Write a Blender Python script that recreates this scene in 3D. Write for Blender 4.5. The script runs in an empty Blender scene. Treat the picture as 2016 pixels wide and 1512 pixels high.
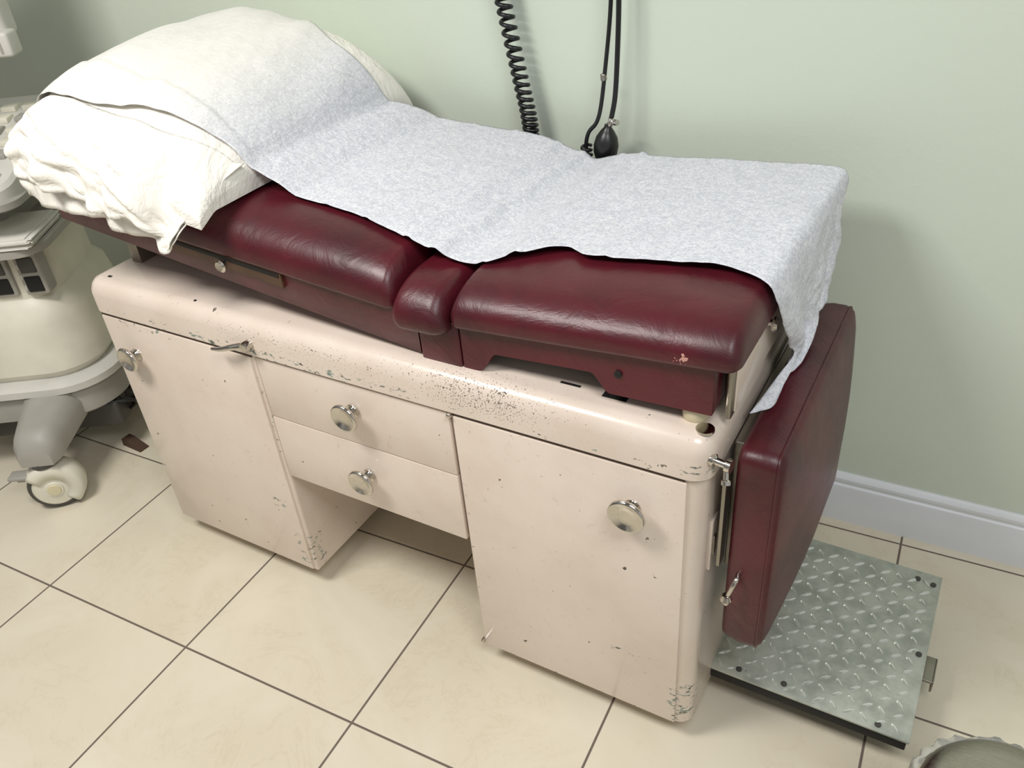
import bpy, bmesh, math, random
from math import sin, cos, pi, sqrt, radians
from mathutils import Vector, Matrix, noise
random.seed(7)
COL=bpy.context.collection
def srgb(r,g,b):
    def c(v):
        v/=255.0
        return v/12.92 if v<=.04045 else ((v+.055)/1.055)**2.4
    return (c(r),c(g),c(b),1)

# ---------------------------------------------------------------- materials
class NT:
    def __init__(s,name):
        s.m=bpy.data.materials.new(name); s.m.use_nodes=True; s.t=s.m.node_tree
        s.b=s.t.nodes["Principled BSDF"]; s._tc=None
    def n(s,t): return s.t.nodes.new(t)
    def link(s,a,b): s.t.links.new(a,b)
    def setin(s,sock,v):
        if hasattr(v,'is_output'): s.link(v,sock)
        else: sock.default_value=v
    def obj(s):
        if not s._tc: s._tc=s.n("ShaderNodeTexCoord")
        return s._tc.outputs["Object"]
    def xyz(s):
        x=s.n("ShaderNodeSeparateXYZ"); s.link(s.obj(),x.inputs[0]); return x.outputs[0],x.outputs[1],x.outputs[2]
    def M(s,op,a,b=0.0,c=None,clamp=False):
        m=s.n("ShaderNodeMath"); m.operation=op; m.use_clamp=clamp
        s.setin(m.inputs[0],a); s.setin(m.inputs[1],b)
        if c is not None: s.setin(m.inputs[2],c)
        return m.outputs[0]
    def noise(s,scale,detail=3,rough=.5,vec=None,dist=0):
        t=s.n("ShaderNodeTexNoise"); t.inputs["Scale"].default_value=scale; t.inputs["Detail"].default_value=detail
        t.inputs["Roughness"].default_value=rough; t.inputs["Distortion"].default_value=dist
        s.link(vec if vec is not None else s.obj(),t.inputs["Vector"]); return t.outputs[0]
    def mix(s,f,a,b):
        m=s.n("ShaderNodeMix"); m.data_type='RGBA'; s.setin(m.inputs[0],f); s.setin(m.inputs[6],a); s.setin(m.inputs[7],b); return m.outputs[2]
    def ramp(s,v,lo,hi):
        m=s.n("ShaderNodeMapRange"); m.interpolation_type='SMOOTHSTEP'; s.setin(m.inputs[0],v); m.inputs[1].default_value=lo; m.inputs[2].default_value=hi; return m.outputs[0]
    def bump(s,h,strength=.2,dist=.01,prev=None):
        b=s.n("ShaderNodeBump"); b.inputs["Strength"].default_value=strength; b.inputs["Distance"].default_value=dist
        s.link(h,b.inputs["Height"])
        if prev is not None: s.link(prev,b.inputs["Normal"])
        return b.outputs[0]
    def bumpfin(s,o): s.link(o,s.b.inputs["Normal"])
    def base(s,v): s.setin(s.b.inputs["Base Color"],v)
    def rough(s,v): s.setin(s.b.inputs["Roughness"],v)
    def metal(s,v): s.setin(s.b.inputs["Metallic"],v)
def simple(name,col,rough=.5,metal=0,bump=0,bscale=200,var=0.06):
    k=NT(name); n=k.noise(9,3)
    dark=tuple(c*(1-var*2) for c in col[:3])+(1,)
    k.base(k.mix(k.ramp(n,.3,.7),dark,col)); k.rough(rough); k.metal(metal)
    if bump: k.bumpfin(k.bump(k.noise(bscale,3),bump,.002))
    return k.m

def enamel(name,chips=True):
    k=NT(name); x,y,z=k.xyz()
    base=srgb(225,211,198); M=k.M
    big=k.noise(5,4,.6)
    c=k.mix(k.ramp(big,.35,.75),base,srgb(216,200,186))
    sc=k.noise(28,6,.72,dist=1.8); c=k.mix(M('MULTIPLY',k.ramp(sc,.60,.70),.30),c,srgb(176,156,138))
    st=k.noise(130,3,.6); c=k.mix(M('MULTIPLY',k.ramp(st,.69,.74),.55),c,srgb(120,100,82))
    if chips:
        def near(v,c0,w,g=1.7): return M('MULTIPLY',M('SUBTRACT',1.0,M('DIVIDE',M('ABSOLUTE',M('SUBTRACT',v,c0)),w),clamp=True),g,clamp=True)
        wx=M('ADD',.66,M('MULTIPLY',near(x,.50,.42),.34))
        lip=M('MULTIPLY',near(z,.664,.022),wx)
        roll=M('MULTIPLY',near(z,.700,.055),near(x,.97,.36,1.15))
        rollw=M('MULTIPLY',near(z,.690,.05),M('MULTIPLY',near(x,.60,.45),.76))
        c1=M('MULTIPLY',near(x,.440,.045),near(z,.12,.10))
        c1b=M('MULTIPLY',near(x,.40,.05),M('MULTIPLY',near(z,.25,.03),.9))
        c2=M('MULTIPLY',near(x,1.33,.045),near(z,.12,.11))
        c3=M('MULTIPLY',near(x,1.22,.05),M('MULTIPLY',near(z,.20,.03),.9))
        c4=M('MULTIPLY',near(x,1.335,.05),near(z,.672,.03))
        bot=M('MULTIPLY',near(z,.054,.014),.9)
        c5=M('MULTIPLY',near(x,.450,.014),M('MULTIPLY',near(z,.50,.2),.92))
        c6=M('MULTIPLY',near(x,.912,.014),M('MULTIPLY',near(z,.35,.35),.80))
        c7=M('MULTIPLY',near(x,.14,.16),M('MULTIPLY',near(z,.650,.03),.92))
        w=lip
        for q in (c1,c1b,c2,c3,c4,bot,c5,c6,c7): w=M('MAXIMUM',w,q)
        front=M('LESS_THAN',y,.04)
        w=M('MULTIPLY',w,front)
        mp=k.n("ShaderNodeMapping"); mp.inputs["Scale"].default_value=(1,1,2.0); k.link(k.obj(),mp.inputs[0])
        n1=k.noise(58,9,.68,vec=mp.outputs[0])
        m1=M('GREATER_THAN',n1,M('SUBTRACT',.80,M('MULTIPLY',w,.235)))
        n2=k.noise(330,3,.55)
        m2=M('GREATER_THAN',n2,M('SUBTRACT',.82,M('MULTIPLY',M('MULTIPLY',M('MAXIMUM',roll,rollw),front),.230)))
        m3=M('GREATER_THAN',k.noise(38,3,.5),.735)
        mk=M('MAXIMUM',M('MAXIMUM',m1,m2),m3)
        cc=k.mix(m1,k.mix(k.ramp(k.noise(45,2),.4,.6),srgb(120,112,98),srgb(72,64,54)),k.mix(k.ramp(k.noise(60,3),.42,.6),srgb(138,154,144),srgb(92,92,82)))
        c=k.mix(mk,c,cc)
        k.rough(M('ADD',.28,M('MULTIPLY',mk,.4)))
        k.bumpfin(k.bump(M('SUBTRACT',1.0,mk),.35,.0008))
    else: k.rough(.32)
    k.base(c); k.b.inputs["Coat Weight"].default_value=.3; k.b.inputs["Coat Roughness"].default_value=.12
    return k.m
ENAM=enamel("cream_enamel_chipped"); ENAM2=enamel("cream_enamel",False)

def vinyl():
    k=NT("burgundy_vinyl"); x,y,z=k.xyz()
    n=k.noise(6,4,.6); c=k.mix(k.ramp(n,.3,.75),srgb(86,20,32),srgb(60,13,22))
    st=k.noise(14,6,.75,dist=2.0); c=k.mix(k.M('MULTIPLY',k.ramp(st,.60,.8),.30),c,srgb(120,54,62))
    v=k.n("ShaderNodeVectorMath"); v.operation='DISTANCE'; k.link(k.obj(),v.inputs[0]); v.inputs[1].default_value=(1.300,.018,.849)
    d=k.M('ADD',v.outputs["Value"],k.M('MULTIPLY',k.M('SUBTRACT',k.noise(160,4),.5),.040))
    wm=k.M('LESS_THAN',d,.007); c=k.mix(wm,c,srgb(196,146,134))
    k.base(c); k.rough(k.M('ADD',.28,k.M('MULTIPLY',n,.20)))
    vo=k.n("ShaderNodeTexVoronoi"); vo.inputs["Scale"].default_value=420; k.link(k.obj(),vo.inputs["Vector"])
    b1=k.bump(vo.outputs["Distance"],.12,.0006)
    b2=k.bump(k.noise(11,5,.6,dist=1.2),.22,.012,b1)
    k.bumpfin(b2); k.b.inputs["Coat Weight"].default_value=.08; k.b.inputs["Coat Roughness"].default_value=.3
    return k.m
VIN=vinyl()
def chrome():
    k=NT("chrome"); k.base(srgb(205,200,192)); k.metal(1.0); k.rough(k.M('ADD',.05,k.M('MULTIPLY',k.noise(60,4),.10))); return k.m
CHR=chrome()
BLK=simple("black_rubber",srgb(22,22,24),.35)
BLKM=simple("black_matte",srgb(20,19,18),.7)
SEAM=simple("seam_gap_brown",srgb(84,68,56),.7)
STEEL=simple("worn_steel",srgb(160,155,145),.38,1,.2,120)
def brushed():
    k=NT("brushed_stainless"); mp=k.n("ShaderNodeMapping"); mp.inputs["Scale"].default_value=(4,160,160); k.link(k.obj(),mp.inputs[0])
    n=k.noise(3,4,.6,vec=mp.outputs[0]); k.base(k.mix(n,srgb(150,144,134),srgb(188,182,172))); k.metal(1.0); k.rough(k.M('ADD',.2,k.M('MULTIPLY',n,.15))); return k.m
BRUSH=brushed()
WOOD=simple("brown_wood_board",srgb(96,66,44),.5,0,.3,80,.2)
FOOTW=simple("ivory_rubber_foot",srgb(214,204,172),.5)

def papermat():
    k=NT("exam_paper"); n=k.noise(230,4,.7); n2=k.noise(75,5,.75); x,y,z=k.xyz()
    c=k.mix(k.ramp(n,.38,.62),srgb(196,198,207),srgb(226,227,231))
    c=k.mix(k.M('MULTIPLY',k.ramp(n2,.46,.62),.50),c,srgb(184,187,198))
    wp=k.M('SUBTRACT',1.0,k.ramp(x,.26,.46))
    c=k.mix(k.M('MULTIPLY',wp,.8),c,srgb(230,227,219))
    k.base(c); k.rough(.75)
    b=k.bump(n,.2,.0015); b=k.bump(k.noise(10,4,.6),.35,.02,b)
    mp=k.n("ShaderNodeMapping"); mp.inputs["Scale"].default_value=(1,.25,1); k.link(k.obj(),mp.inputs[0])
    k.bumpfin(k.bump(k.noise(24,4,.6,vec=mp.outputs[0],dist=.5),.30,.010,b))
    return k.m
PAPER=papermat()
def clothmat():
    k=NT("pillowcase_cotton"); k.base(k.mix(k.noise(6,3),srgb(234,230,221),srgb(242,239,231))); k.rough(.85)
    b=k.bump(k.noise(7,5,.6,dist=.8),.55,.035); k.bumpfin(k.bump(k.noise(500,2),.1,.0006,b)); return k.m
CLOTH=clothmat()

def wallmat():
    k=NT("sage_green_wall_paint"); k.base(k.mix(k.noise(1.5,3),srgb(210,219,204),srgb(203,213,197)))
    k.rough(.38); b=k.bump(k.noise(120,4,.6),.13,.003); k.bumpfin(k.bump(k.noise(8,3),.15,.01,b)); return k.m
WALL=wallmat()
TRIM=simple("white_trim_paint",srgb(226,229,232),.35,0,0,1,.02)

T=.457; FA=.0444; OX,OY=-.1727,-.2937
def floormat():
    k=NT("cream_floor_tile"); x,y,z=k.xyz(); M=k.M
    dx=M('SUBTRACT',x,OX); dy=M('SUBTRACT',y,OY)
    u=M('DIVIDE',M('ADD',M('MULTIPLY',dx,cos(FA)),M('MULTIPLY',dy,sin(FA))),T)
    v=M('DIVIDE',M('SUBTRACT',M('MULTIPLY',dy,cos(FA)),M('MULTIPLY',dx,sin(FA))),T)
    def edge(q):
        f=M('FRACT',M('ADD',q,100.0)); return M('MINIMUM',f,M('SUBTRACT',1.0,f))
    e=M('MINIMUM',edge(u),edge(v))
    g=M('SUBTRACT',1.0,k.ramp(e,.0038,.0065))
    cb=k.n("ShaderNodeCombineXYZ"); k.link(M('FLOOR',M('ADD',u,100.0)),cb.inputs[0]); k.link(M('FLOOR',M('ADD',v,100.0)),cb.inputs[1])
    wn=k.n("ShaderNodeTexWhiteNoise"); k.link(cb.outputs[0],wn.inputs[0])
    va=k.n("ShaderNodeVectorMath"); va.operation='MULTIPLY_ADD'; k.link(cb.outputs[0],va.inputs[0]); va.inputs[1].default_value=(7.3,3.1,0); k.link(k.obj(),va.inputs[2])
    n=k.noise(3.2,6,.62,vec=va.outputs[0],dist=.8); n2=k.noise(5,7,.7,vec=va.outputs[0],dist=1.6)
    c=k.mix(k.ramp(n,.3,.7),srgb(224,216,197),srgb(216,206,184))
    vein=M('SUBTRACT',1.0,M('MULTIPLY',M('ABSOLUTE',M('SUBTRACT',n2,.5)),40.0),clamp=True)
    c=k.mix(M('MULTIPLY',M('MULTIPLY',vein,k.ramp(n,.45,.6)),.20),c,srgb(186,170,142))
    c=k.mix(M('MULTIPLY',wn.outputs[0],.12),c,srgb(204,192,168))
    c=k.mix(g,c,srgb(110,98,88))
    k.base(c); k.rough(M('ADD',.33,M('MULTIPLY',g,.5)))
    k.bumpfin(k.bump(M('SUBTRACT',1.0,g),.5,.0015)); return k.m
FLOOR=floormat()
def platemat():
    k=NT("diamond_plate_aluminium"); n=k.noise(25,5,.6); c=k.mix(k.ramp(n,.35,.7),srgb(186,190,180),srgb(158,163,153))
    st=k.noise(30,6,.7,dist=1); c=k.mix(k.M('MULTIPLY',k.ramp(st,.66,.76),.8),c,srgb(100,88,70))
    k.base(c); k.metal(.3); k.rough(.42); return k.m
PLATE=platemat()
def lozmat():
    k=NT("diamond_tread_bright"); k.base(k.mix(k.noise(40,3),srgb(232,235,228),srgb(200,205,196))); k.metal(.55); k.rough(.25); return k.m
LOZ=lozmat()
GREY=simple("grey_plastic",srgb(160,157,149),.5)
LGREY=simple("light_grey_plastic",srgb(204,202,194),.5)
CREAM=simple("cream_plastic",srgb(220,216,200),.45)
DKGREY=simple("dark_grey_plastic",srgb(70,68,64),.5)
BROWN=simple("brown_rubber",srgb(80,58,44),.7)

# ---------------------------------------------------------------- mesh helpers
def fin(name,bm,mat,parent=None,smooth=True,angle=40,loc=None):
    bmesh.ops.recalc_face_normals(bm,faces=bm.faces)
    me=bpy.data.meshes.new(name); bm.to_mesh(me); bm.free()
    if smooth:
        for p in me.polygons: p.use_smooth=True
        try: me.set_sharp_from_angle(angle=radians(angle))
        except Exception: pass
    if mat: me.materials.append(mat)
    o=bpy.data.objects.new(name,me); COL.objects.link(o)
    if parent: o.parent=parent
    if loc: o.location=loc
    return o
def empty(name,loc=(0,0,0),rz=0):
    o=bpy.data.objects.new(name,None); COL.objects.link(o); o.location=loc; o.rotation_euler=(0,0,rz); o.empty_display_size=.1; return o
def rbox(name,x0,x1,y0,y1,z0,z1,r,mat,parent=None,seg=3,fn=None):
    bm=bmesh.new(); bmesh.ops.create_cube(bm,size=1)
    for v in bm.verts: v.co=Vector(((x0+x1)/2+v.co.x*(x1-x0),(y0+y1)/2+v.co.y*(y1-y0),(z0+z1)/2+v.co.z*(z1-z0)))
    if r>0: bmesh.ops.bevel(bm,geom=list(bm.edges),offset=r,segments=seg,profile=.5,affect='EDGES')
    if fn:
        for v in bm.verts: v.co=Vector(fn(*v.co))
    return fin(name,bm,mat,parent)
def rrect(x0,x1,y0,y1,r,n=6):
    rs=r if isinstance(r,(list,tuple)) else (r,)*4
    pts=[]
    for (cx,cy,a0),rr in zip(((x1,y0,-90),(x1,y1,0),(x0,y1,90),(x0,y0,180)),rs):
        sx=-1 if cx==x1 else 1; sy=1 if cy==y0 else -1
        for i in range(n+1):
            a=radians(a0+90*i/n); pts.append((cx+sx*rr+rr*cos(a),cy+sy*rr+rr*sin(a)))
    return pts
def prism(name,layers,mat,parent=None,angle=35):
    bm=bmesh.new(); rings=[]
    for pts,z in layers: rings.append([bm.verts.new((p[0],p[1],z if not callable(z) else z(p[0],p[1]))) for p in pts])
    n=len(rings[0])
    for a,b in zip(rings,rings[1:]):
        for i in range(n): bm.faces.new((a[i],a[(i+1)%n],b[(i+1)%n],b[i]))
    bm.faces.new(rings[0][::-1]); bm.faces.new(rings[-1])
    return fin(name,bm,mat,parent,angle=angle)
def extr_y(name,poly,y0,y1,mat,parent=None):
    bm=bmesh.new(); a=[bm.verts.new((p[0],y0,p[1])) for p in poly]; b=[bm.verts.new((p[0],y1,p[1])) for p in poly]
    n=len(poly)
    for i in range(n): bm.faces.new((a[i],a[(i+1)%n],b[(i+1)%n],b[i]))
    bm.faces.new(a); bm.faces.new(b[::-1]); return fin(name,bm,mat,parent,angle=30)
def lathe(name,prof,origin,axis,mat,parent=None,n=40,angle=35):
    ax=Vector(axis).normalized(); t=Vector((0,0,1)) if abs(ax.z)<.9 else Vector((1,0,0)); e1=ax.cross(t).normalized(); e2=ax.cross(e1)
    bm=bmesh.new(); rings=[]
    for r,h in prof:
        if r<1e-6: rings.append([bm.verts.new(Vector(origin)+ax*h)])
        else: rings.append([bm.verts.new(Vector(origin)+ax*h+(e1*cos(2*pi*i/n)+e2*sin(2*pi*i/n))*r) for i in range(n)])
    for a,b in zip(rings,rings[1:]):
        for i in range(n):
            j=(i+1)%n
            if len(a)==1 and len(b)==1: continue
            if len(a)==1: bm.faces.new((a[0],b[i],b[j]))
            elif len(b)==1: bm.faces.new((a[i],a[j],b[0]))
            else: bm.faces.new((a[i],a[j],b[j],b[i]))
    if len(rings[0])>1: bm.faces.new(rings[0])
    if len(rings[-1])>1: bm.faces.new(rings[-1])
    return fin(name,bm,mat,parent,angle=angle)
def tube(name,pts,r,mat,parent=None,n=10,smooth_path=True):
    pts=[Vector(p) for p in pts]
    if smooth_path and len(pts)>2:
        out=[]
        for i in range(len(pts)-1):
            p0=pts[max(i-1,0)];p1=pts[i];p2=pts[i+1];p3=pts[min(i+2,len(pts)-1)]
            for j in range(8):
                t=j/8; out.append(.5*((2*p1)+(p2-p0)*t+(2*p0-5*p1+4*p2-p3)*t*t+(-p0+3*p1-3*p2+p3)*t**3))
        out.append(pts[-1]); pts=out
    bm=bmesh.new(); rings=[]; up=None
    for i,p in enumerate(pts):
        d=(pts[min(i+1,len(pts)-1)]-pts[max(i-1,0)]).normalized()
        if up is None:
            up=Vector((0,0,1)) if abs(d.z)<.9 else Vector((1,0,0))
        e1=(up-d*up.dot(d)).normalized(); up=e1; e2=d.cross(e1)
        rr=r(i/(len(pts)-1)) if callable(r) else r
        rings.append([bm.verts.new(p+(e1*cos(2*pi*k/n)+e2*sin(2*pi*k/n))*rr) for k in range(n)])
    for a,b in zip(rings,rings[1:]):
        for k in range(n): bm.faces.new((a[k],a[(k+1)%n],b[(k+1)%n],b[k]))
    bm.faces.new(rings[0]); bm.faces.new(rings[-1])
    return fin(name,bm,mat,parent,angle=60)
def interp(tab,x):
    if x<=tab[0][0]: return tab[0][1]
    for (a,b),(c,d) in zip(tab,tab[1:]):
        if x<=c:
            t=(x-a)/(c-a); return b+(d-b)*t
    return tab[-1][1]
def sinterp(tab,x):
    n=len(tab)
    if x<=tab[0][0]: return tab[0][1]
    if x>=tab[-1][0]: return tab[-1][1]
    for i in range(n-1):
        if x<=tab[i+1][0]:
            x0,y0=tab[i];x1,y1=tab[i+1]; t=(x-x0)/(x1-x0); h=x1-x0
            m0=(tab[i+1][1]-tab[max(i-1,0)][1])/max(tab[i+1][0]-tab[max(i-1,0)][0],1e-6)*h
            m1=(tab[min(i+2,n-1)][1]-tab[i][1])/max(tab[min(i+2,n-1)][0]-tab[i][0],1e-6)*h
            return (2*t**3-3*t*t+1)*y0+(t**3-2*t*t+t)*m0+(-2*t**3+3*t*t)*y1+(t**3-t*t)*m1
def pad(name,x0,x1,y0,y1,zb,zt,rty,rtz,rb,rx,mat,parent=None,crown=.004,seg=8,nx=26,rxz=None):
    rxz=rxz or rtz*.8
    xs=[]
    for i in range(seg+1):
        a=pi/2*i/seg; xs.append((x0+rx*(1-cos(a)),1-sin(a)))
    for i in range(1,nx): xs.append((x0+rx+(x1-x0-2*rx)*i/nx,0))
    for i in range(seg,-1,-1):
        a=pi/2*i/seg; xs.append((x1-rx*(1-cos(a)),1-sin(a)))
    bm=bmesh.new(); rings=[]
    for x,ins in xs:
        it=ins*rxz; ib=ins*rb*.6; iy=ins*min(rx,.028)
        a0,a1=y0+iy,y1-iy; b=zb(x)+ib; t=zt(x)-it
        RY=rty; RZ=max(min(rtz,(t-b)*.72),.002); RB=max(min(rb,(t-b)*.25),.001)
        pts=[]
        for i in range(5):
            a=pi+pi/2*i/4; pts.append((a0+RB+RB*cos(a),b+RB+RB*sin(a)))
        for i in range(5):
            a=-pi/2+pi/2*i/4; pts.append((a1-RB+RB*cos(a),b+RB+RB*sin(a)))
        S=seg+6; ex=.80
        def el(a):
            ca,sa=max(cos(a),0),max(sin(a),0); return ca**ex, sa
        for i in range(S+1):
            a=pi/2*i/S; c_,s_=el(a); pts.append((a1-RY+RY*c_,t-RZ+RZ*s_))
        m=14
        for i in range(1,m): pts.append((a1-RY+(a0-a1+2*RY)*i/m,t))
        for i in range(S+1):
            a=pi/2-pi/2*i/S; c_,s_=el(a); pts.append((a0+RY-RY*c_,t-RZ+RZ*s_))
        yc=(y0+y1)/2; hy=(y1-y0)/2
        ring=[]
        for (yy,zz) in pts:
            w=(zz-b)/max(t-b,1e-4); cr=crown*w*(1-((yy-yc)/hy)**2)*max(sin(pi*min(max((x-x0)/(x1-x0),0),1)),0)**.5
            ring.append(bm.verts.new((x,yy,zz+cr)))
        rings.append(ring)
    n=len(rings[0])
    for a,b in zip(rings,rings[1:]):
        for i in range(n): bm.faces.new((a[i],a[(i+1)%n],b[(i+1)%n],b[i]))
    bm.faces.new(rings[0]); bm.faces.new(rings[-1])
    return fin(name,bm,mat,parent,angle=50)

# ---------------------------------------------------------------- room
WB=.0331
bm=bmesh.new()
for p in ((-3,-3.2,0),(4,-3.2,0),(4,1.2,0),(-3,1.2,0)): bm.verts.new(p)
bm.faces.new(bm.verts); fin("floor",bm,FLOOR,smooth=False)
def wallbox(name,p0,p1,th,z0,z1,mat):
    p0=Vector(p0);p1=Vector(p1); d=(p1-p0).normalized(); nrm=Vector((-d.y,d.x))*th
    bm=bmesh.new(); c=[p0,p1,p1+nrm,p0+nrm]
    a=[bm.verts.new((q.x,q.y,z0)) for q in c]; b=[bm.verts.new((q.x,q.y,z1)) for q in c]
    for i in range(4): bm.faces.new((a[i],a[(i+1)%4],b[(i+1)%4],b[i]))
    bm.faces.new(a); bm.faces.new(b); return fin(name,bm,mat,smooth=False)
wallbox("wall_back",(-3,.6895-3*WB),(4,.6895+4*WB),.12,0,2.6,WALL)
prof=[(0,0),(.016,0),(.016,.100),(.014,.106),(.010,.109),(.010,.114),(.013,.118),(.013,.126),(.009,.132),(.004,.1376),(0,.1376)]
bm=bmesh.new(); ra=[];rb_=[]
for o,z in prof:
    ra.append(bm.verts.new((-3,.6895-3*WB-o,z))); rb_.append(bm.verts.new((4,.6895+4*WB-o,z)))
for i in range(len(prof)-1): bm.faces.new((ra[i],rb_[i],rb_[i+1],ra[i+1]))
fin("baseboard_back",bm,TRIM,angle=25)

# ---------------------------------------------------------------- exam table
ET=empty("exam_table")
XR=1.35; XL=-.006
def slab():
    x0,x1,y0,y1=XL-.015,XR+.006,-.006,.625
    L=[(rrect(x0+.02,x1-.02,y0+.02,y1-.02,.014,8),.6535)]
    prof=[(.004,.6535),(.0,.657),(.0,.698),(.002,.708),(.007,.718),(.015,.726),(.026,.730)]
    for ins,z in prof: L.append((rrect(x0+ins,x1-ins,y0+ins,y1-ins,max(.036-ins,.008),8),z))
    return prism("cabinet_top",L,ENAM,ET,angle=40)
slab()
def pedestal(name,x0,x1,rs):
    y0,y1=.001,.60
    L=[]
    for ins,z in ((.010,.05),(.003,.053),(0,.060),(0,.650)):
        L.append((rrect(x0+ins,x1-ins,y0+ins,y1-ins,[max(r-ins,.002) for r in rs],6),z))
    return prism(name,L,ENAM,ET,angle=40)
pedestal("left_pedestal",XL,.452,(.006,.01,.02,.012))
pedestal("right_pedestal",.904,XR,(.030,.03,.006,.006))
def door(name,x0,x1,z0,z1,y=-.001):
    rbox(name,x0,x1,y-.003,y+.006,z0,z1,.002,ENAM,ET,2)
door("left_door",XL+.010,.442,.060,.6475)
door("right_door",.911,1.322,.058,.6475)
rbox("left_door_gap",XL+.008,.446,-.0008,.002,.6470,.6535,.0,SEAM,ET)
rbox("right_door_gap",.908,1.318,-.0008,.002,.6470,.6535,.0,SEAM,ET)
rbox("drawer_box",.452,.904,.02,.59,.356,.652,.0,ENAM2,ET)
rbox("drawer_recess",.452,.904,.010,.022,.352,.652,.0,SEAM,ET)
rbox("upper_drawer_front",.4555,.9005,-.001,.016,.5100,.650,.002,ENAM,ET,2)
rbox("lower_drawer_front",.4555,.9005,-.001,.016,.3505,.5080,.002,ENAM,ET,2)
for nm,x,z in (("hinge_pin_top",.906,.650),("hinge_pin_bottom",.908,.066)):
    lathe(nm,[(0,-.012),(.004,-.010),(.005,-.006),(.005,0)],(x,.0,z),(0,1,0),CHR,ET,16)
def knob(name,x,z,r=.029):
    lathe(name+"_rosette",[(0,0),(.014,0),(.014,.002),(0,.003)],(x,-.004,z),(0,-1,0),CHR,ET,32)
    pr=[(.0,.0),(.009,.0),(.008,.014),(.013,.018),(r*.92,.021),(r,.024),(r*.99,.028),(r*.90,.0305),(r*.84,.0300),(r*.6,.0262),(r*.3,.0245),(0,.024)]
    lathe(name,pr,(x,-.004,z),(0,-1,0),CHR,ET,48,60)
knob("left_door_knob",.079,.565); knob("upper_drawer_knob",.684,.592); knob("lower_drawer_knob",.688,.437); knob("right_door_knob",1.237,.571,.031)
tube("latch_lever",[(.450,-.012,.681),(.424,-.022,.677),(.394,-.026,.668),(.370,-.026,.663)],lambda t:.0078-.0045*t,CHR,ET,12)
lathe("latch_boss",[(0,-.022),(.008,-.021),(.010,-.016),(.010,0)],(.457,-.003,.684),(0,1,0),CHR,ET,24)
for i,(x,y) in enumerate(((.29,.075),(.30,.52),(1.13,.085),(1.13,.52))):
    prism("foot_pad_%d"%(i+1),[(rrect(x-.048,x+.048,y-.03,y+.03,.015,4),0),(rrect(x-.048,x+.048,y-.03,y+.03,.015,4),.022),(rrect(x-.025,x+.025,y-.018,y+.018,.012,4),.03),(rrect(x-.025,x+.025,y-.018,y+.018,.012,4),.056)],BLKM,ET)
def topmark(name,x0,x1,y0,y1):
    rbox(name,x0,x1,y0,y1,.7285,.7308,0,BLKM,ET)
topmark("top_slot_a",1.165,1.205,.045,.065); topmark("top_slot_b",1.09,1.125,.052,.057)
lathe("top_hole",[(0,.7285),(.011,.7285),(.011,.7312),(0,.7312)],(1.334,.030,0),(0,0,1),BLKM,ET,24)
lathe("top_hole_rim",[(.0105,.7285),(.014,.7285),(.0135,.7318),(.0105,.7318)],(1.334,.030,0),(0,0,1),CHR,ET,24)
topmark("top_chip",.030,.040,.026,.032)
lathe("top_screw",[(0,.7285),(.003,.7285),(.003,.7312),(0,.7312)],(.30,.022,0),(0,0,1),BLKM,ET,12)

# ---- backrest
zc0=lambda x:.858-.094*(x-.30)
def zc1(x): return sinterp([(-.1,.972),(0,.966),(.3,.945),(.5,.925),(.7,.908),(.79,.896),(.81,.892)],x)
pad("backrest_cushion",-.07,.803,.020,.60,zc0,zc1,.115,.062,.010,.022,VIN,ET,.002)
fb=lambda x:.733+.124*(.835-x)
def fbox(name,x0,x1,y0,y1,lo,hi,r,mat,n=14):
    bm=bmesh.new(); rings=[]
    for i in range(n+1):
        x=x0+(x1-x0)*i/n; b,t=lo(x),hi(x)
        rings.append([bm.verts.new(p) for p in ((x,y0+r,b),(x,y1-r,b),(x,y1,b+r),(x,y1,t),(x,y0,t),(x,y0,b+r))])
    k=6
    for a,b in zip(rings,rings[1:]):
        for i in range(k): bm.faces.new((a[i],a[(i+1)%k],b[(i+1)%k],b[i]))
    bm.faces.new(rings[0]); bm.faces.new(rings[-1]); return fin(name,bm,mat,ET,angle=60)
fbox("backrest_frame",-.06,.838,.032,.585,fb,lambda x:zc0(x)+.006,.004,VIN)
fbox("pullout_board_slot",.280,.552,.0265,.05,lambda x:zc0(x)-.030,lambda x:zc0(x)-.001,.001,WOOD)
fbox("pullout_board_slot_dark",.292,.547,.0255,.03,lambda x:zc0(x)-.011,lambda x:zc0(x)-.003,.0005,BLKM)
lathe("pullout_board_knob",[(0,0),(.005,0),(.005,.008),(.012,.010),(.013,.014),(.009,.018),(0,.017)],(.417,.027,zc0(.417)-.016),(0,-1,0),CHR,ET,24)
rbox("backrest_support_left",.02,.05,.10,.52,.728,.845,.003,STEEL,ET)
rbox("backrest_support_mid",.40,.43,.10,.52,.728,.80,.003,STEEL,ET)
pad("hinge_pad",.802,.910,.0,.60,lambda x:.790+.02*(x-.8),lambda x:interp([(.8,.872),(.85,.874),(.912,.870)],x),.10,.062,.018,.026,VIN,ET,.001,nx=8)
rbox("hinge_block",.842,.922,.028,.585,.727,.812,.004,VIN,ET)
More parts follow.
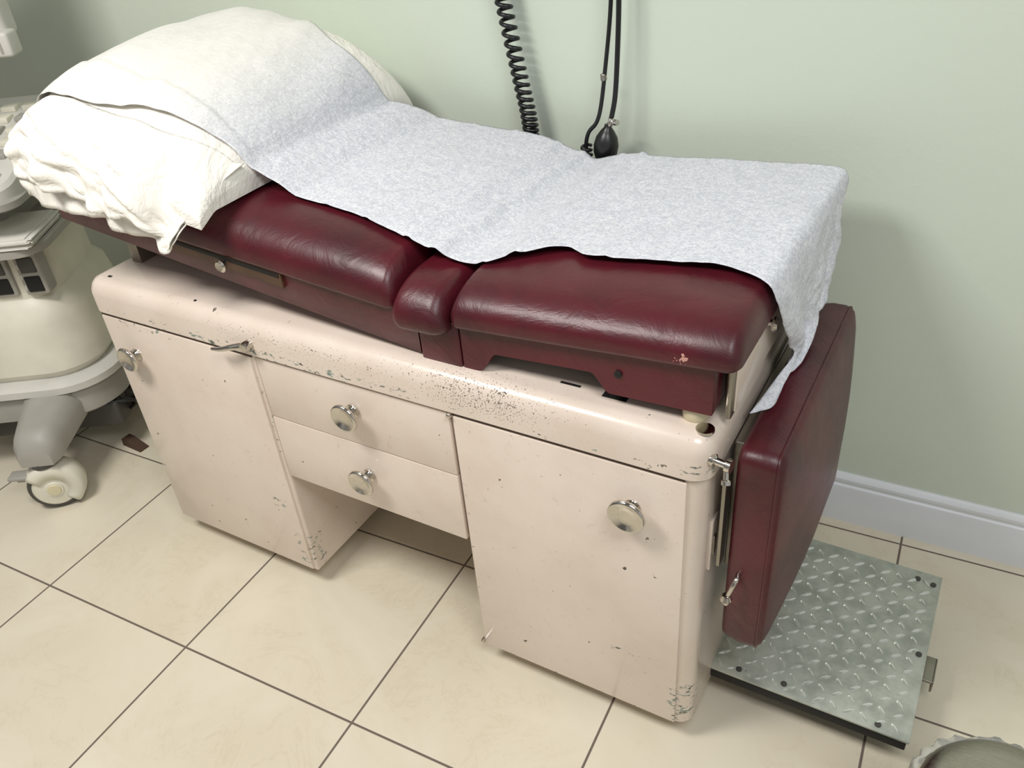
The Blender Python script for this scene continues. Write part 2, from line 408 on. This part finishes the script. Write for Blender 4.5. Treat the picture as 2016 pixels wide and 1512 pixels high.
# ---- seat / leg section
lc0=lambda x:.809+.066*(x-.915)
lc1=lambda x:.880+.055*(x-.915)
pad("seat_cushion",.913,1.378,.014,.60,lc0,lc1,.115,.050,.010,.020,VIN,ET,.004)
lb=lambda x:.728+.066*(x-.925)
poly=[(.925,lb(.925)),(.950,lb(.950)+.001)]
for i in range(9):
    t=i/8; poly.append((.955+.035*t,lb(.955+.035*t)+.002+.036*(.5-.5*cos(pi*t))))
poly+= [(1.15,lb(1.15)+.038)]
for i in range(9):
    t=i/8; poly.append((1.152+.035*t,lb(1.152+.035*t)+.038-.033*(.5-.5*cos(pi*t))))
poly+=[(1.342,lb(1.342)),(1.342,lc0(1.342)+.006),(.925,lc0(.925)+.006)]
extr_y("seat_apron_front",poly,.030,.048,VIN,ET)
extr_y("seat_apron_rear",poly,.565,.583,VIN,ET)
fbox("seat_frame_core",.93,1.33,.07,.56,lambda x:lb(x)+.05,lambda x:lc0(x)+.005,.002,BLKM,6)
rbox("seat_apron_end",1.325,1.343,.032,.085,.756,.842,.003,VIN,ET)
lathe("seat_foot",[(0,0),(.017,0),(.019,.004),(.019,.022),(.016,.028),(0,.028)],(1.311,.054,.7295),(0,0,1),FOOTW,ET,24)
lathe("seat_foot_rear",[(0,0),(.017,0),(.019,.004),(.019,.022),(.016,.028),(0,.028)],(1.313,.55,.7295),(0,0,1),FOOTW,ET,24)
lathe("apron_bolt",[(0,0),(.006,0),(.006,.003),(.003,.004),(0,.003)],(1.200,.030,.790),(0,-1,0),BLKM,ET,16)
rbox("end_plate",1.350,1.361,.060,.53,.732,.846,.004,STEEL,ET)
rbox("end_plate_panel",1.361,1.364,.070,.52,.742,.838,.001,ENAM2,ET)
lathe("end_plate_knob",[(0,0),(.007,0),(.006,.006),(.012,.008),(.013,.012),(.010,.016),(0,.017)],(1.364,.215,.812),(1,0,0),CHR,ET,24)
# ---- hanging leg extension
def leg_cushion():
    x0,y0,y1,z0,z1=1.378,.046,.535,.278,.690
    bm=bmesh.new(); rings=[]
    def outline(ins): return rrect(y0+ins,y1-ins,z0+ins,z1-ins,max(.022-ins*.4,.006),8)
    cy,cz=(y0+y1)/2,(z0+z1)/2
    for px,ins in [(0,.010),(.003,.002),(.008,.0),(.030,-.004),(.052,-.004),(.062,-.001),(.067,.003),(.0695,.010)]:
        ring=[]
        for (yy,zz) in outline(ins):
            b=(zz-cz)/(z1-cz); xx=x0+px*(1+.18*max(0,1-b*b))
            ring.append(bm.verts.new((xx,yy,zz)))
        rings.append(ring)
    n=len(rings[0])
    for a,b in zip(rings,rings[1:]):
        for i in range(n): bm.faces.new((a[i],a[(i+1)%n],b[(i+1)%n],b[i]))
    bm.faces.new(rings[0])
    prev=rings[-1]; pts=outline(.010)
    for s in (.95,.88,.78,.65,.50,.34,.17):
        ring=[]
        for (yy,zz) in pts:
            Y=cy+(yy-cy)*s; Z=cz+(zz-cz)*s
            a=(Y-cy)/(y1-cy); b=(Z-cz)/(z1-cz)
            dome=.026*(1-a*a)**.8*(1-b*b)**.6
            ring.append(bm.verts.new((x0+.0695*(1+.18*max(0,1-b*b))+dome,Y,Z)))
        for i in range(n): bm.faces.new((prev[i],prev[(i+1)%n],ring[(i+1)%n],ring[i]))
        prev=ring
    bm.faces.new(prev)
    fin("leg_extension_cushion",bm,VIN,ET,angle=50)
    loop=[]
    for (yy,zz) in outline(-.002):
        b=(zz-cz)/(z1-cz); loop.append((x0+.060*(1+.18*max(0,1-b*b)),yy,zz))
    loop.append(loop[0])
    tube("leg_extension_piping",loop,.0026,VIN,ET,8,smooth_path=False)
leg_cushion()
rbox("leg_extension_bracket",1.360,1.381,.10,.50,.40,.665,.003,STEEL,ET)
rbox("leg_extension_strap",1.364,1.370,.034,.06,.46,.665,.001,STEEL,ET)
lathe("side_bracket",[(0,0),(.009,0),(.010,.006),(.006,.009),(.006,.022),(.010,.024),(.010,.032),(0,.034)],(1.350,.014,.692),(1,-.15,0),CHR,ET,24)
lathe("side_bracket_screw",[(0,0),(.004,0),(.004,.022),(.007,.024),(.007,.03),(0,.031)],(1.374,.010,.694),(.2,-.5,-1),CHR,ET,20)
tube("leg_lever",[(1.400,.048,.448),(1.400,.032,.447),(1.397,.024,.436),(1.390,.020,.412)],lambda t:.0045-.001*t,CHR,ET,12)
lathe("leg_lever_ball",[(0,-.010),(.007,-.008),(.010,0),(.007,.008),(0,.010)],(1.389,.020,.408),(0,0,1),CHR,ET,20)
rbox("side_outlet",1.3495,1.3535,.038,.068,.44,.545,.0012,ENAM2,ET)
rbox("side_outlet_slider",1.3530,1.3565,.046,.056,.47,.51,.001,STEEL,ET)

# ---- pull-out step with diamond plate
PX0,PX1,PY0,PY1=1.345,1.704,.113,.53
rbox("step_frame",1.20,PX1-.004,PY0+.004,PY1-.004,.068,.094,.002,BLKM,ET)
def treadplate():
    rbox("step_plate",PX0,PX1,PY0,PY1,.0945,.100,.0012,PLATE,ET,2)
    bm=bmesh.new()
    s=.0262; zt=.0998; L=.0138; W=.0038; h=.0034
    nx=int((PX1-PX0-.008)/s); ny=int((PY1-PY0-.008)/s)
    for i in range(nx):
        for j in range(ny):
            cx=PX0+.018+i*s; cy=PY0+.018+j*s
            a=radians(40 if (i+j)%2 else -50)
            def P(u,v,w): return bm.verts.new((cx+u*cos(a)-v*sin(a),cy+u*sin(a)+v*cos(a),zt+w))
            base=[P(-L,0,0),P(-L*.5,-W*.75,0),P(0,-W,0),P(L*.5,-W*.75,0),P(L,0,0),P(L*.5,W*.75,0),P(0,W,0),P(-L*.5,W*.75,0)]
            top=[P(-L*.7,0,h*.6),P(-L*.4,-W*.3,h),P(0,-W*.4,h),P(L*.4,-W*.3,h),P(L*.7,0,h*.6),P(L*.4,W*.3,h),P(0,W*.4,h),P(-L*.4,W*.3,h)]
            for q in range(8): bm.faces.new((base[q],base[(q+1)%8],top[(q+1)%8],top[q]))
            bm.faces.new(top)
    return fin("step_tread_pattern",bm,LOZ,ET,angle=30)
treadplate()
for i,(x,y) in enumerate(((1.483,.135),(1.650,.125),(1.690,.500),(1.660,.505),(1.690,.31),(1.40,.13))):
    lathe("step_rivet_%d"%(i+1),[(0,.0),(.0055,.0),(.0055,.0035),(0,.004)],(x,y,.0995),(0,0,1),DKGREY,ET,14)
rbox("step_hook_arm",1.698,1.724,.275,.335,.072,.078,.001,STEEL,ET)
rbox("step_hook",1.721,1.725,.275,.335,.050,.078,.001,STEEL,ET)
rbox("step_rail_1",1.05,1.60,.160,.180,.045,.070,.002,BLKM,ET)
rbox("step_rail_2",1.05,1.60,.47,.49,.045,.070,.002,BLKM,ET)

# ---------------------------------------------------------------- pillow
PX_A,PX_B,PY_A,PY_B=-.040,.440,-.020,.625
pxc,phx,pyc,phy=(PX_A+PX_B)/2,(PX_B-PX_A)/2,(PY_A+PY_B)/2,(PY_B-PY_A)/2
def top_profile(x):
    return sinterp([(-.1,.972),(0,.966),(.3,.945),(.5,.927),(.7,.911),(.79,.901),(.84,.888),(.895,.872),(.93,.878),(.975,.889),(1.1,.896),(1.2,.902),(1.3,.909),(1.36,.910),(1.40,.905)],x)
def puff(u,v):
    au,av=min(abs(u),1),min(abs(v),1)
    eu=(2.1+1.6*max(v,0)) if u>0 else 4.5; ev=5.5 if v>0 else 3.8
    return ((1-au**eu)*(1-av**ev))**.42
def pillow_z(x,y):
    u=(x-pxc)/phx; v=(y-pyc)/phy
    f=puff(u,v); w=(noise.noise(Vector((x*7,y*5,.3)))*.010+noise.noise(Vector((x*18,y*7,2.3)))*.005)*f
    tilt=1+.13*v-.15*u
    return max(top_profile(x),.93)+.012+.166*f*tilt+w
def make_pillow():
    bm=bmesh.new(); N=60
    g=[[None]*(N+1) for _ in range(N+1)]; h=[[None]*(N+1) for _ in range(N+1)]
    for i in range(N+1):
        for j in range(N+1):
            u=sin(pi/2*(2*i/N-1)); v=sin(pi/2*(2*j/N-1))
            pin=.015
            x=pxc+phx*u*(1-pin*(1-v*v)); y=pyc+phy*v*(1-pin*(1-u*u))
            zb=max(top_profile(x),.93); droop=-.030*max(0,(0.02-y)/.06)
            g[i][j]=bm.verts.new((x,y,pillow_z(x,y)+droop*.6))
            if 0<i<N and 0<j<N: h[i][j]=bm.verts.new((x,y,zb+.007+droop))
            else: h[i][j]=g[i][j]
    for i in range(N):
        for j in range(N):
            bm.faces.new((g[i][j],g[i+1][j],g[i+1][j+1],g[i][j+1]))
            q=[h[i][j],h[i][j+1],h[i+1][j+1],h[i+1][j]]
            try: bm.faces.new(q)
            except Exception: pass
    P=empty("pillow")
    fin("pillow_body",bm,CLOTH,P,angle=80)
    return P
PIL=make_pillow()
def flap(name,hemoff,yoff,ph,amp,ymax=.098):
    bm=bmesh.new(); NX=160; NT_=34
    hem=[(0,.936),(.15,.928),(.35,.920),(.6,.908),(.8,.893),(.92,.878),(.96,.878),(1,.890)]
    rows=[]
    for i in range(NX+1):
        s=i/NX; xt=-.025+.470*s; xb=-.018+.402*s; row=[]
        q=min(max((s-.70)/.30,0),1); q=q*q*(3-2*q)
        y0=.050+.055*q
        ztop=pillow_z(min(max(xt,-.020),.425),y0)+.0015
        hz=sinterp(hem,s)+hemoff*min(1,(1-s)/.18)
        for j in range(NT_+1):
            t=j/NT_; x=xt+(xb-xt)*t
            bul=1-(1-t)**(2.2-.8*q)
            y=y0-((ymax+.055*q)*(.92+.08*min(1,s*4)))*bul+yoff*t
            z=ztop+(hz-ztop)*(t**(1.6-.4*q))
            A=amp*t**.9
            rf=A*(sin(32*x+ph+1.5*t)+.7*sin(61*x+1.7*ph-2*t)+.5*sin(107*x+ph*3))
            # long diagonal folds fanning out from the upper right corner
            fold=.010*sin(pi*min(t*1.05,1))**.8*(1-q)*sin(24*(x-.55*t)+ph*2)+.004*t*sin(58*(x-.3*t)+ph)
            nz=noise.noise(Vector((x*13,t*4+ph,1.7)))*.018*t
            row.append(bm.verts.new((x+.5*A*sin(43*x+ph),y+rf+nz-abs(fold),z+.5*nz+.35*A*sin(47*x+ph))))
        rows.append(row)
    for a,b in zip(rows,rows[1:]):
        for j in range(NT_): bm.faces.new((a[j],a[j+1],b[j+1],b[j]))
    o=fin(name,bm,CLOTH,PIL,angle=180)
    m=o.modifiers.new("s","SOLIDIFY"); m.thickness=.0018
    return o
flap("pillowcase_opening_outer",.038,-.008,.3,.0078)
flap("pillowcase_opening_inner",-.004,.008,1.9,.0062)
# ---------------------------------------------------------------- exam paper sheet
def paper():
    bm=bmesh.new()
    front=[(-.04,.065),(-.02,.048),(.06,.040),(.16,.048),(.25,.064),(.34,.085),(.41,.110),(.5,.135),(.65,.130),(.76,.108),(.83,.100),(.9,.108),(.94,.107),(.975,.13),(1.03,.168),(1.055,.176),(1.09,.156),(1.2,.166),(1.31,.170),(1.365,.148)]
    back=[(-.075,.575),(.15,.57),(.25,.54),(.34,.51),(.42,.52),(.47,.575),(.53,.607),(1.3,.607),(1.365,.600)]
    X1=1.362; XS=-.028
    n=210; xs=[XS+(X1-XS)*i/n for i in range(n+1)]
    NY=76; rows=[]
    def H(x,y):
        z=top_profile(x)+.0045
        if x<.52:
            inside=x<PX_B
            pz=pillow_z(x,y)+.006+(.004 if y<.14 else 0) if inside else 0
            br=top_profile(.52)+.0045+max(0,(.52-x))*.62
            if x>.38: pz=max(pz,min(br,pz+.02)) if inside else br
            z=max(z,pz)
        d=y-.014
        if d<.115 and x>.45: z-=.05*(1-sqrt(max(0,1-(1-d/.115)**2)))*.8
        z+=.002*(1-((y-.3)/.3)**2)
        z+=abs(noise.noise(Vector((x*9,y*4,5))))*.006
        z+=abs(noise.noise(Vector((x*22+y*6,y*7,9))))*.0030+noise.noise(Vector((x*55,y*14,3)))*.0006
        for c,w,a in ((.985,.007,.006),(.940,.006,.003),(.855,.011,.007),(.80,.007,.004),(.70,.006,.003),(.60,.008,.002),(1.13,.006,.002)):
            z+=a*math.exp(-((x-c-.05*(y-.3))/w)**2)
        return z
    for x in xs:
        yf=sinterp(front,x); yb=sinterp(back,x); row=[]
        for j in range(NY+1):
            t=j/NY; y=yf+(yb-yf)*t
            z=H(x,y)
            edge=max(0,1-(y-yf)/.03); z+=edge*edge*.0015*(1+sin(x*31))*.5
            row.append((x,y,z))
        rows.append(row)
    fz=[(0,.905),(.12,.888),(.35,.825),(.6,.760),(.8,.728),(.92,.710),(1,.704)]
    fy=[(0,.146),(.12,.150),(.35,.192),(.6,.245),(.8,.270),(.92,.215),(1,.125)]
    bz=[(0,.920),(.12,.908),(.5,.83),(1,.726)]
    by=[(0,.600),(.2,.592),(.6,.545),(1,.505)]
    K=40; last=rows[-1]
    for k in range(1,K+1):
        s=k/K; row=[]
        xo=X1+.025*sin(min(s/.16,1)*pi/2)
        for j in range(NY+1):
            t=j/NY; y=sinterp(fy,s)+(sinterp(by,s)-sinterp(fy,s))*t
            z=sinterp(fz,s)+(sinterp(bz,s)-sinterp(fz,s))*t
            if s<.12: z=last[j][2]+(z-last[j][2])*(s/.12)**1.5
            if s>.3: z+=-.016*((s-.3)/.7)*sin(pi*min(t*1.2,1))
            wv=min(1,s*2)
            x=xo+.008*wv*abs(sin(t*7+.6))+.007*s*sin(t*17)+noise.noise(Vector((s*4,t*6,2)))*.008*wv+abs(noise.noise(Vector((s*9+t*4,t*15,7))))*.005*wv+.006*s
            if t<.22 and s>.78: x-=.026*(s-.78)/.22*(1-t/.22)
            row.append((x,y,z))
        rows.append(row)
    V=[[bm.verts.new(p) for p in r] for r in rows]
    for a,b in zip(V,V[1:]):
        for j in range(NY): bm.faces.new((a[j],a[j+1],b[j+1],b[j]))
    o=fin("exam_paper_sheet",bm,PAPER,None,angle=180)
    m=o.modifiers.new("s","SOLIDIFY"); m.thickness=.0006
paper()

# ---------------------------------------------------------------- blood pressure set
BP=empty("blood_pressure_monitor")
def coil():
    path=[(.640,.672,1.42),(.655,.672,1.25),(.668,.672,1.16),(.694,.668,1.03),(.715,.664,.93),(.721,.660,.86),(.724,.655,.80)]
    P=[Vector(p) for p in path]
    def at(t):
        k=t*(len(P)-1); i=min(int(k),len(P)-2); f=k-i
        p0=P[max(i-1,0)];p1=P[i];p2=P[i+1];p3=P[min(i+2,len(P)-1)]
        return .5*((2*p1)+(p2-p0)*f+(2*p0-5*p1+4*p2-p3)*f*f+(-p0+3*p1-3*p2+p3)*f**3)
    turns=40; n=turns*16; pts=[]
    for i in range(n+1):
        t=i/n; c=at(t); a=2*pi*turns*t; r=.0150
        pts.append(c+Vector((r*cos(a),r*.75*sin(a),0)))
    tube("coiled_hose",pts,.0044,BLK,BP,8,smooth_path=False)
coil()
tube("bulb_hose",[(.922,.685,1.46),(.921,.672,1.30),(.925,.665,1.17),(.923,.66,1.06),(.920,.655,.99),(.914,.650,.95)],.0052,BLK,BP)
tube("cuff_hose",[(.905,.685,1.46),(.908,.672,1.30),(.907,.668,1.16),(.894,.664,1.03),(.886,.66,.965),(.878,.655,.935),(.862,.652,.915),(.856,.650,.89),(.859,.648,.86),(.866,.64,.80)],.0043,BLK,BP)
lathe("hose_joint",[(.0055,0),(.0062,.001),(.0062,.012),(.0055,.013)],(.8925,.6635,1.018),(-.1,0,1),STEEL,BP,16)
pts=[]
for i in range(81):
    t=i/80; a=2*pi*5*t; pts.append((.856+.010*cos(a)+.004*t,.650+.009*sin(a),.888-.05*t))
tube("cuff_hose_coil",pts,.0034,BLK,BP,8,smooth_path=False)
lathe("inflation_bulb",[(0,-.046),(.006,-.0455),(.010,-.042),(.018,-.030),(.0245,-.012),(.0258,.003),(.022,.020),(.014,.033),(.008,.040),(.007,.046),(0,.047)],(.902,.648,.890),(.10,.04,1),BLK,BP,40,60)
lathe("bulb_valve",[(0,0),(.006,0),(.007,.004),(.005,.008),(.005,.016),(0,.017)],(.911,.649,.934),(.15,0,1),CHR,BP,20)
lathe("bulb_valve_screw",[(0,0),(.003,0),(.003,.008),(.006,.010),(.006,.018),(0,.019)],(.914,.648,.942),(1,-.4,.1),CHR,BP,20)
rbox("gauge_housing",.70,.90,.655,.7235,1.42,1.60,.02,DKGREY,BP)
lathe("gauge_dial",[(0,0),(.075,0),(.075,.012),(.068,.014),(.066,.008),(0,.008)],(.80,.656,1.51),(0,-1,0),LGREY,BP,40)
rbox("gauge_needle",.798,.802,.6445,.647,1.51,1.56,.0005,BLKM,BP)

# ---------------------------------------------------------------- ultrasound cart
UC=empty("ultrasound_cart",(-.385,.155,0),math.atan2(.55,.83))
def layers(u0,u1,v0,v1,r,zs):
    return [(rrect(u0+i,u1-i,v0+i,v1-i,max(r-i,.01),8),z) for i,z in zs]
prism("base_shroud",layers(-.62,.01,-.04,.44,.14,[(.03,.17),(.0,.19),(.0,.255),(.012,.275),(.03,.285)]),GREY,UC)
prism("base_rim",layers(-.635,.025,-.055,.455,.15,[(.02,.262),(.0,.270),(.0,.290),(.015,.298)]),LGREY,UC)
prism("body_shell",layers(-.60,-.01,-.02,.42,.13,[(.02,.29),(.0,.32),(.006,.45),(.016,.50),(.040,.525),(.045,.66),(.06,.675)]),CREAM,UC)
prism("deck_tray",layers(-.60,-.0,-.06,.40,.07,[(.02,.665),(.0,.673),(.0,.690),(.008,.696)]),GREY,UC)
PZ=lambda o:(lambda u,v:.850+o+.20*(v+.08))
prism("control_panel",layers(-.62,-.005,-.08,.40,.06,[(.05,.785),(.0,.805),(.0,PZ(-.012)),(.008,PZ(-.002)),(.018,PZ(0))]),LGREY,UC)
prism("control_panel_trim",layers(-.628,.002,-.088,.405,.06,[(.01,.795),(.0,.80),(.0,.815),(.01,.820)]),GREY,UC)
prism("panel_neck",layers(-.50,-.12,.05,.35,.05,[(0,.69),(0,.79)]),GREY,UC)
for i in range(5):
    for j in range(10):
        u=-.58+j*.055; v=.06+i*.060; zk=.850+.20*(v+.10)
        rbox("key_%d_%d"%(i,j),u,u+.038,v,v+.042,zk-.004,zk+.010,.003,CREAM if (i*2+j)%3 else GREY,UC,2)
for j in range(5):
    lathe("dial_%d"%j,[(0,-.004),(.016,-.004),(.016,.012),(.013,.016),(0,.016)],(-.05-.06*j,-.020,.862),(0,-.2,1),GREY,UC,24)
for k_,u in enumerate((-.08,-.16,-.24)):
    rbox("probe_port_frame_%d"%k_,u-.030,u+.030,.010,.06,.540,.655,.006,GREY,UC)
    rbox("probe_port_%d"%k_,u-.020,u+.020,.006,.014,.550,.593,.003,BLKM,UC)
    rbox("probe_port_top_%d"%k_,u-.020,u+.020,.006,.014,.603,.645,.003,DKGREY,UC)
    for q in range(3): rbox("probe_port_pin_%d_%d"%(k_,q),u-.026,u-.022,.008,.013,.555+.03*q,.570+.03*q,.001,LGREY,UC)
DOC=simple("document_paper",srgb(225,223,215),.7)
for i in range(9):
    rbox("document_%d"%i,-.27+.02*random.random(),-.02+.02*random.random(),-.055-.012*random.random(),.12,.696+i*.003,.6985+i*.003,0,DOC,UC)
def legc():
    bm=bmesh.new(); rings=[]
    for t in [i/10 for i in range(11)]:
        v=.06-.27*t; w=.082-.030*t; zt=.285-.055*t**1.6; zb=.19-.035*t
        if t==1: w*=.8; zt-=.02
        uc=-.15
        rings.append([bm.verts.new(p) for p in ((uc-w,v,zb),(uc+w,v,zb),(uc+w*1.05,v,(zb+zt)/2),(uc+w*.80,v,zt-.008),(uc+w*.4,v,zt),(uc-w*.4,v,zt),(uc-w*.80,v,zt-.008),(uc-w*1.05,v,(zb+zt)/2))])
    for a,b in zip(rings,rings[1:]):
        for i in range(8): bm.faces.new((a[i],a[(i+1)%8],b[(i+1)%8],b[i]))
    bm.faces.new(rings[0]); bm.faces.new(rings[-1]); fin("base_leg",bm,GREY,UC,angle=50)
legc()
lathe("leg_cap",[(0,0),(.016,0),(.018,.003),(0,.005)],(-.15,-.165,.238),(0,-.3,1),LGREY,UC,24)
def caster(nm,u,v):
    lathe(nm+"_stem",[(0,.140),(.034,.140),(.036,.150),(.034,.165),(.030,.168),(.030,.195),(0,.195)],(u,v,0),(0,0,1),DKGREY,UC,24)
    R_=.068
    c=(u,v,R_); ax=(.25,-.97,0); a=Vector(ax).normalized(); o=Vector(c)-a*.026
    lathe(nm+"_tire",[(.050,.004),(R_-.006,.002),(R_-.001,.010),(R_,.026),(R_-.001,.042),(R_-.006,.050),(.050,.048)],o,ax,DKGREY,UC,48)
    lathe(nm+"_disc",[(0,-.006),(.022,-.006),(.024,-.003),(.050,-.001),(.056,.004),(.056,.048),(.050,.053),(.024,.055),(.022,.058),(0,.058)],o,ax,CREAM,UC,48)
    lathe(nm+"_hub_cap",[(0,.058),(.018,.058),(.016,.0605),(0,.061)],o,ax,FOOTW,UC,32)
    e=Vector((0,0,1)); s=a.cross(e)
    if s.x<0: s=-s
    bm=bmesh.new(); prevr=None
    for i in range(19):
        th=radians(-50+ 190*i/18); d=s*cos(th)+e*sin(th)
        ring=[bm.verts.new(Vector(c)+d*r+a*h) for r,h in ((.036,-.033),(.066,-.032),(.074,-.026),(.077,0),(.074,.026),(.066,.032),(.036,.033))]
        if prevr:
            for k in range(6): bm.faces.new((prevr[k],prevr[k+1],ring[k+1],ring[k]))
        prevr=ring
    ob=fin(nm+"_hood",bm,CREAM,UC,angle=60); m=ob.modifiers.new("s","SOLIDIFY"); m.thickness=.003
    b0=Vector(c)-s*.072+e*.052
    rbox(nm+"_brake_pedal",b0.x-.026,b0.x+.026,b0.y-.018,b0.y+.018,.112,.124,.004,GREY,UC)
    rbox(nm+"_brake_lever",b0.x-.01,b0.x+.035,b0.y-.008,b0.y+.008,.10,.118,.003,GREY,UC)
caster("front_caster",-.15,-.175)
caster("rear_caster",-.10,.34); caster("left_caster",-.52,-.16); caster("left_rear_caster",-.52,.34)
rbox("left_leg",-.58,-.46,-.20,.05,.185,.245,.02,GREY,UC); rbox("rear_leg",-.16,-.04,.2,.38,.183,.24,.02,GREY,UC); rbox("rear_leg_left",-.58,-.46,.2,.38,.183,.24,.02,GREY,UC)
for i in range(9):
    y0=random.uniform(.0,.22)
    tube("cable_%d"%i,[(-.03,y0,.18),(.02+.02*random.random(),y0+.03,.12+.05*random.random()),(-.02,y0+.07,.10+.04*random.random()),(.03,y0+.10,.15),(-.04,y0+.14,.18)],.005,BLK,UC)
rbox("equipment_tray",-.40,-.01,.02,.35,.10,.18,.01,DKGREY,UC)
rbox("monitor_arm",-.34,-.28,.24,.30,.80,1.22,.01,GREY,UC)
rbox("monitor_shell",-.58,.005,.195,.265,1.12,1.50,.015,LGREY,UC)
rbox("monitor_screen",-.55,-.025,.191,.196,1.16,1.47,.001,BLKM,UC)
rbox("speaker_bar",-.57,.02,.155,.215,1.085,1.140,.008,LGREY,UC)
for i in range(7): rbox("speaker_slot_%d"%i,-.09+i*.014,-.084+i*.014,.1535,.1555,1.095,1.125,.0,GREY,UC)

# door wedge on the floor
def wedge():
    bm=bmesh.new()
    P=[(-.05,-.02,0),(.05,-.02,0),(.05,.02,0),(-.05,.02,0),(-.05,-.018,.028),(-.02,-.018,.028),(-.02,.018,.028),(-.05,.018,.028),(.05,-.018,.006),(.05,.018,.006)]
    v=[bm.verts.new(Vector(p)*.8) for p in P]
    for f in ((0,1,2,3),(4,5,6,7),(5,8,9,6),(0,1,8,5,4),(3,2,9,6,7),(0,3,7,4),(1,2,9,8)): bm.faces.new([v[i] for i in f])
    o=fin("rubber_door_wedge",bm,BROWN,None,smooth=False); o.location=(-.43,.185,0); o.rotation_euler=(0,0,radians(-2)); return o
wedge()

# trash can bottom right
TC=empty("step_trash_can")
cx,cy,rr,hz=1.825,-.095,.115,.30
lathe("can_body",[(0,0),(rr,0),(rr,hz-.02),(rr+.002,hz-.015),(rr+.002,hz),(rr-.004,hz),(rr-.004,.02),(0,.02)],(cx,cy,0),(0,0,1),BRUSH,TC,64)
lathe("can_lid",[(rr,hz),(rr+.003,hz+.004),(rr-.001,hz+.012),(rr-.008,hz+.018),(rr-.03,hz+.022),(0,hz+.027)],(cx,cy,0),(0,0,1),BRUSH,TC,64,60)
def bag():
    k=NT("clear_plastic_bag"); k.base(srgb(225,228,225)); k.rough(.15); k.b.inputs["Transmission Weight"].default_value=.7
    bm=bmesh.new(); rows=[]
    for i in range(121):
        a=2*pi*i/120; row=[]
        for j,(dr,z) in enumerate(((.003,hz-.003),(.010,hz-.002),(.014,hz-.014),(.013,hz-.045))):
            w=.004*noise.noise(Vector((cos(a)*6,sin(a)*6,j*.3)))+.003*sin(a*29+j); r=rr+dr+w*(j>0)+.003
            row.append(bm.verts.new((cx+r*cos(a),cy+r*sin(a),z+.006*noise.noise(Vector((cos(a)*8,sin(a)*8,4)))*(j>0))))
        rows.append(row)
    for a,b in zip(rows,rows[1:]):
        for j in range(3): bm.faces.new((a[j],a[j+1],b[j+1],b[j]))
    fin("bin_liner",bm,k.m,TC,angle=180)
bag()

# ---------------------------------------------------------------- lights
def area(name,loc,rot,sx,sy,e,col):
    l=bpy.data.lights.new(name,'AREA'); l.shape='RECTANGLE'; l.size=sx; l.size_y=sy; l.energy=e; l.color=col
    o=bpy.data.objects.new(name,l); COL.objects.link(o); o.location=loc; o.rotation_euler=rot; return o
area("ceiling_light",(.15,-1.0,2.5),(radians(12),0,0),.8,.5,42,(1,.975,.93))
area("ceiling_light.001",(2.2,-.9,2.5),(radians(12),0,0),1.2,.6,30,(.97,.99,1))
w=bpy.data.worlds.new("room_ambient"); bpy.context.scene.world=w; w.use_nodes=True
wt=w.node_tree; tc=wt.nodes.new("ShaderNodeTexCoord"); nz=wt.nodes.new("ShaderNodeTexNoise"); nz.inputs["Scale"].default_value=1.6; nz.inputs["Detail"].default_value=1
rp=wt.nodes.new("ShaderNodeValToRGB"); rp.color_ramp.elements[0].position=.40; rp.color_ramp.elements[0].color=(.24,.23,.22,1); rp.color_ramp.elements[1].position=.60; rp.color_ramp.elements[1].color=(1.0,.985,.96,1)
wt.links.new(tc.outputs["Generated"],nz.inputs["Vector"]); wt.links.new(nz.outputs[0],rp.inputs[0]); wt.links.new(rp.outputs[0],wt.nodes["Background"].inputs[0])
wt.nodes["Background"].inputs[1].default_value=.50

# ---------------------------------------------------------------- camera
R=[[.867,.49221,-.0777],[.2253,-.52629,-.81992],[-.44446,.69337,-.56719]]
cam=bpy.data.cameras.new("camera"); cam.sensor_width=36; cam.lens=36*1657.2/2016; cam.clip_start=.02
co=bpy.data.objects.new("camera",cam); COL.objects.link(co)
rx,ry,rz=Vector(R[0]),-Vector(R[1]),-Vector(R[2])
m=Matrix(((rx.x,ry.x,rz.x,1.615),(rx.y,ry.y,rz.y,-.907),(rx.z,ry.z,rz.z,1.4874),(0,0,0,1)))
co.matrix_world=m
bpy.context.scene.camera=co
try: bpy.context.scene.view_settings.view_transform='Standard'
except Exception: pass
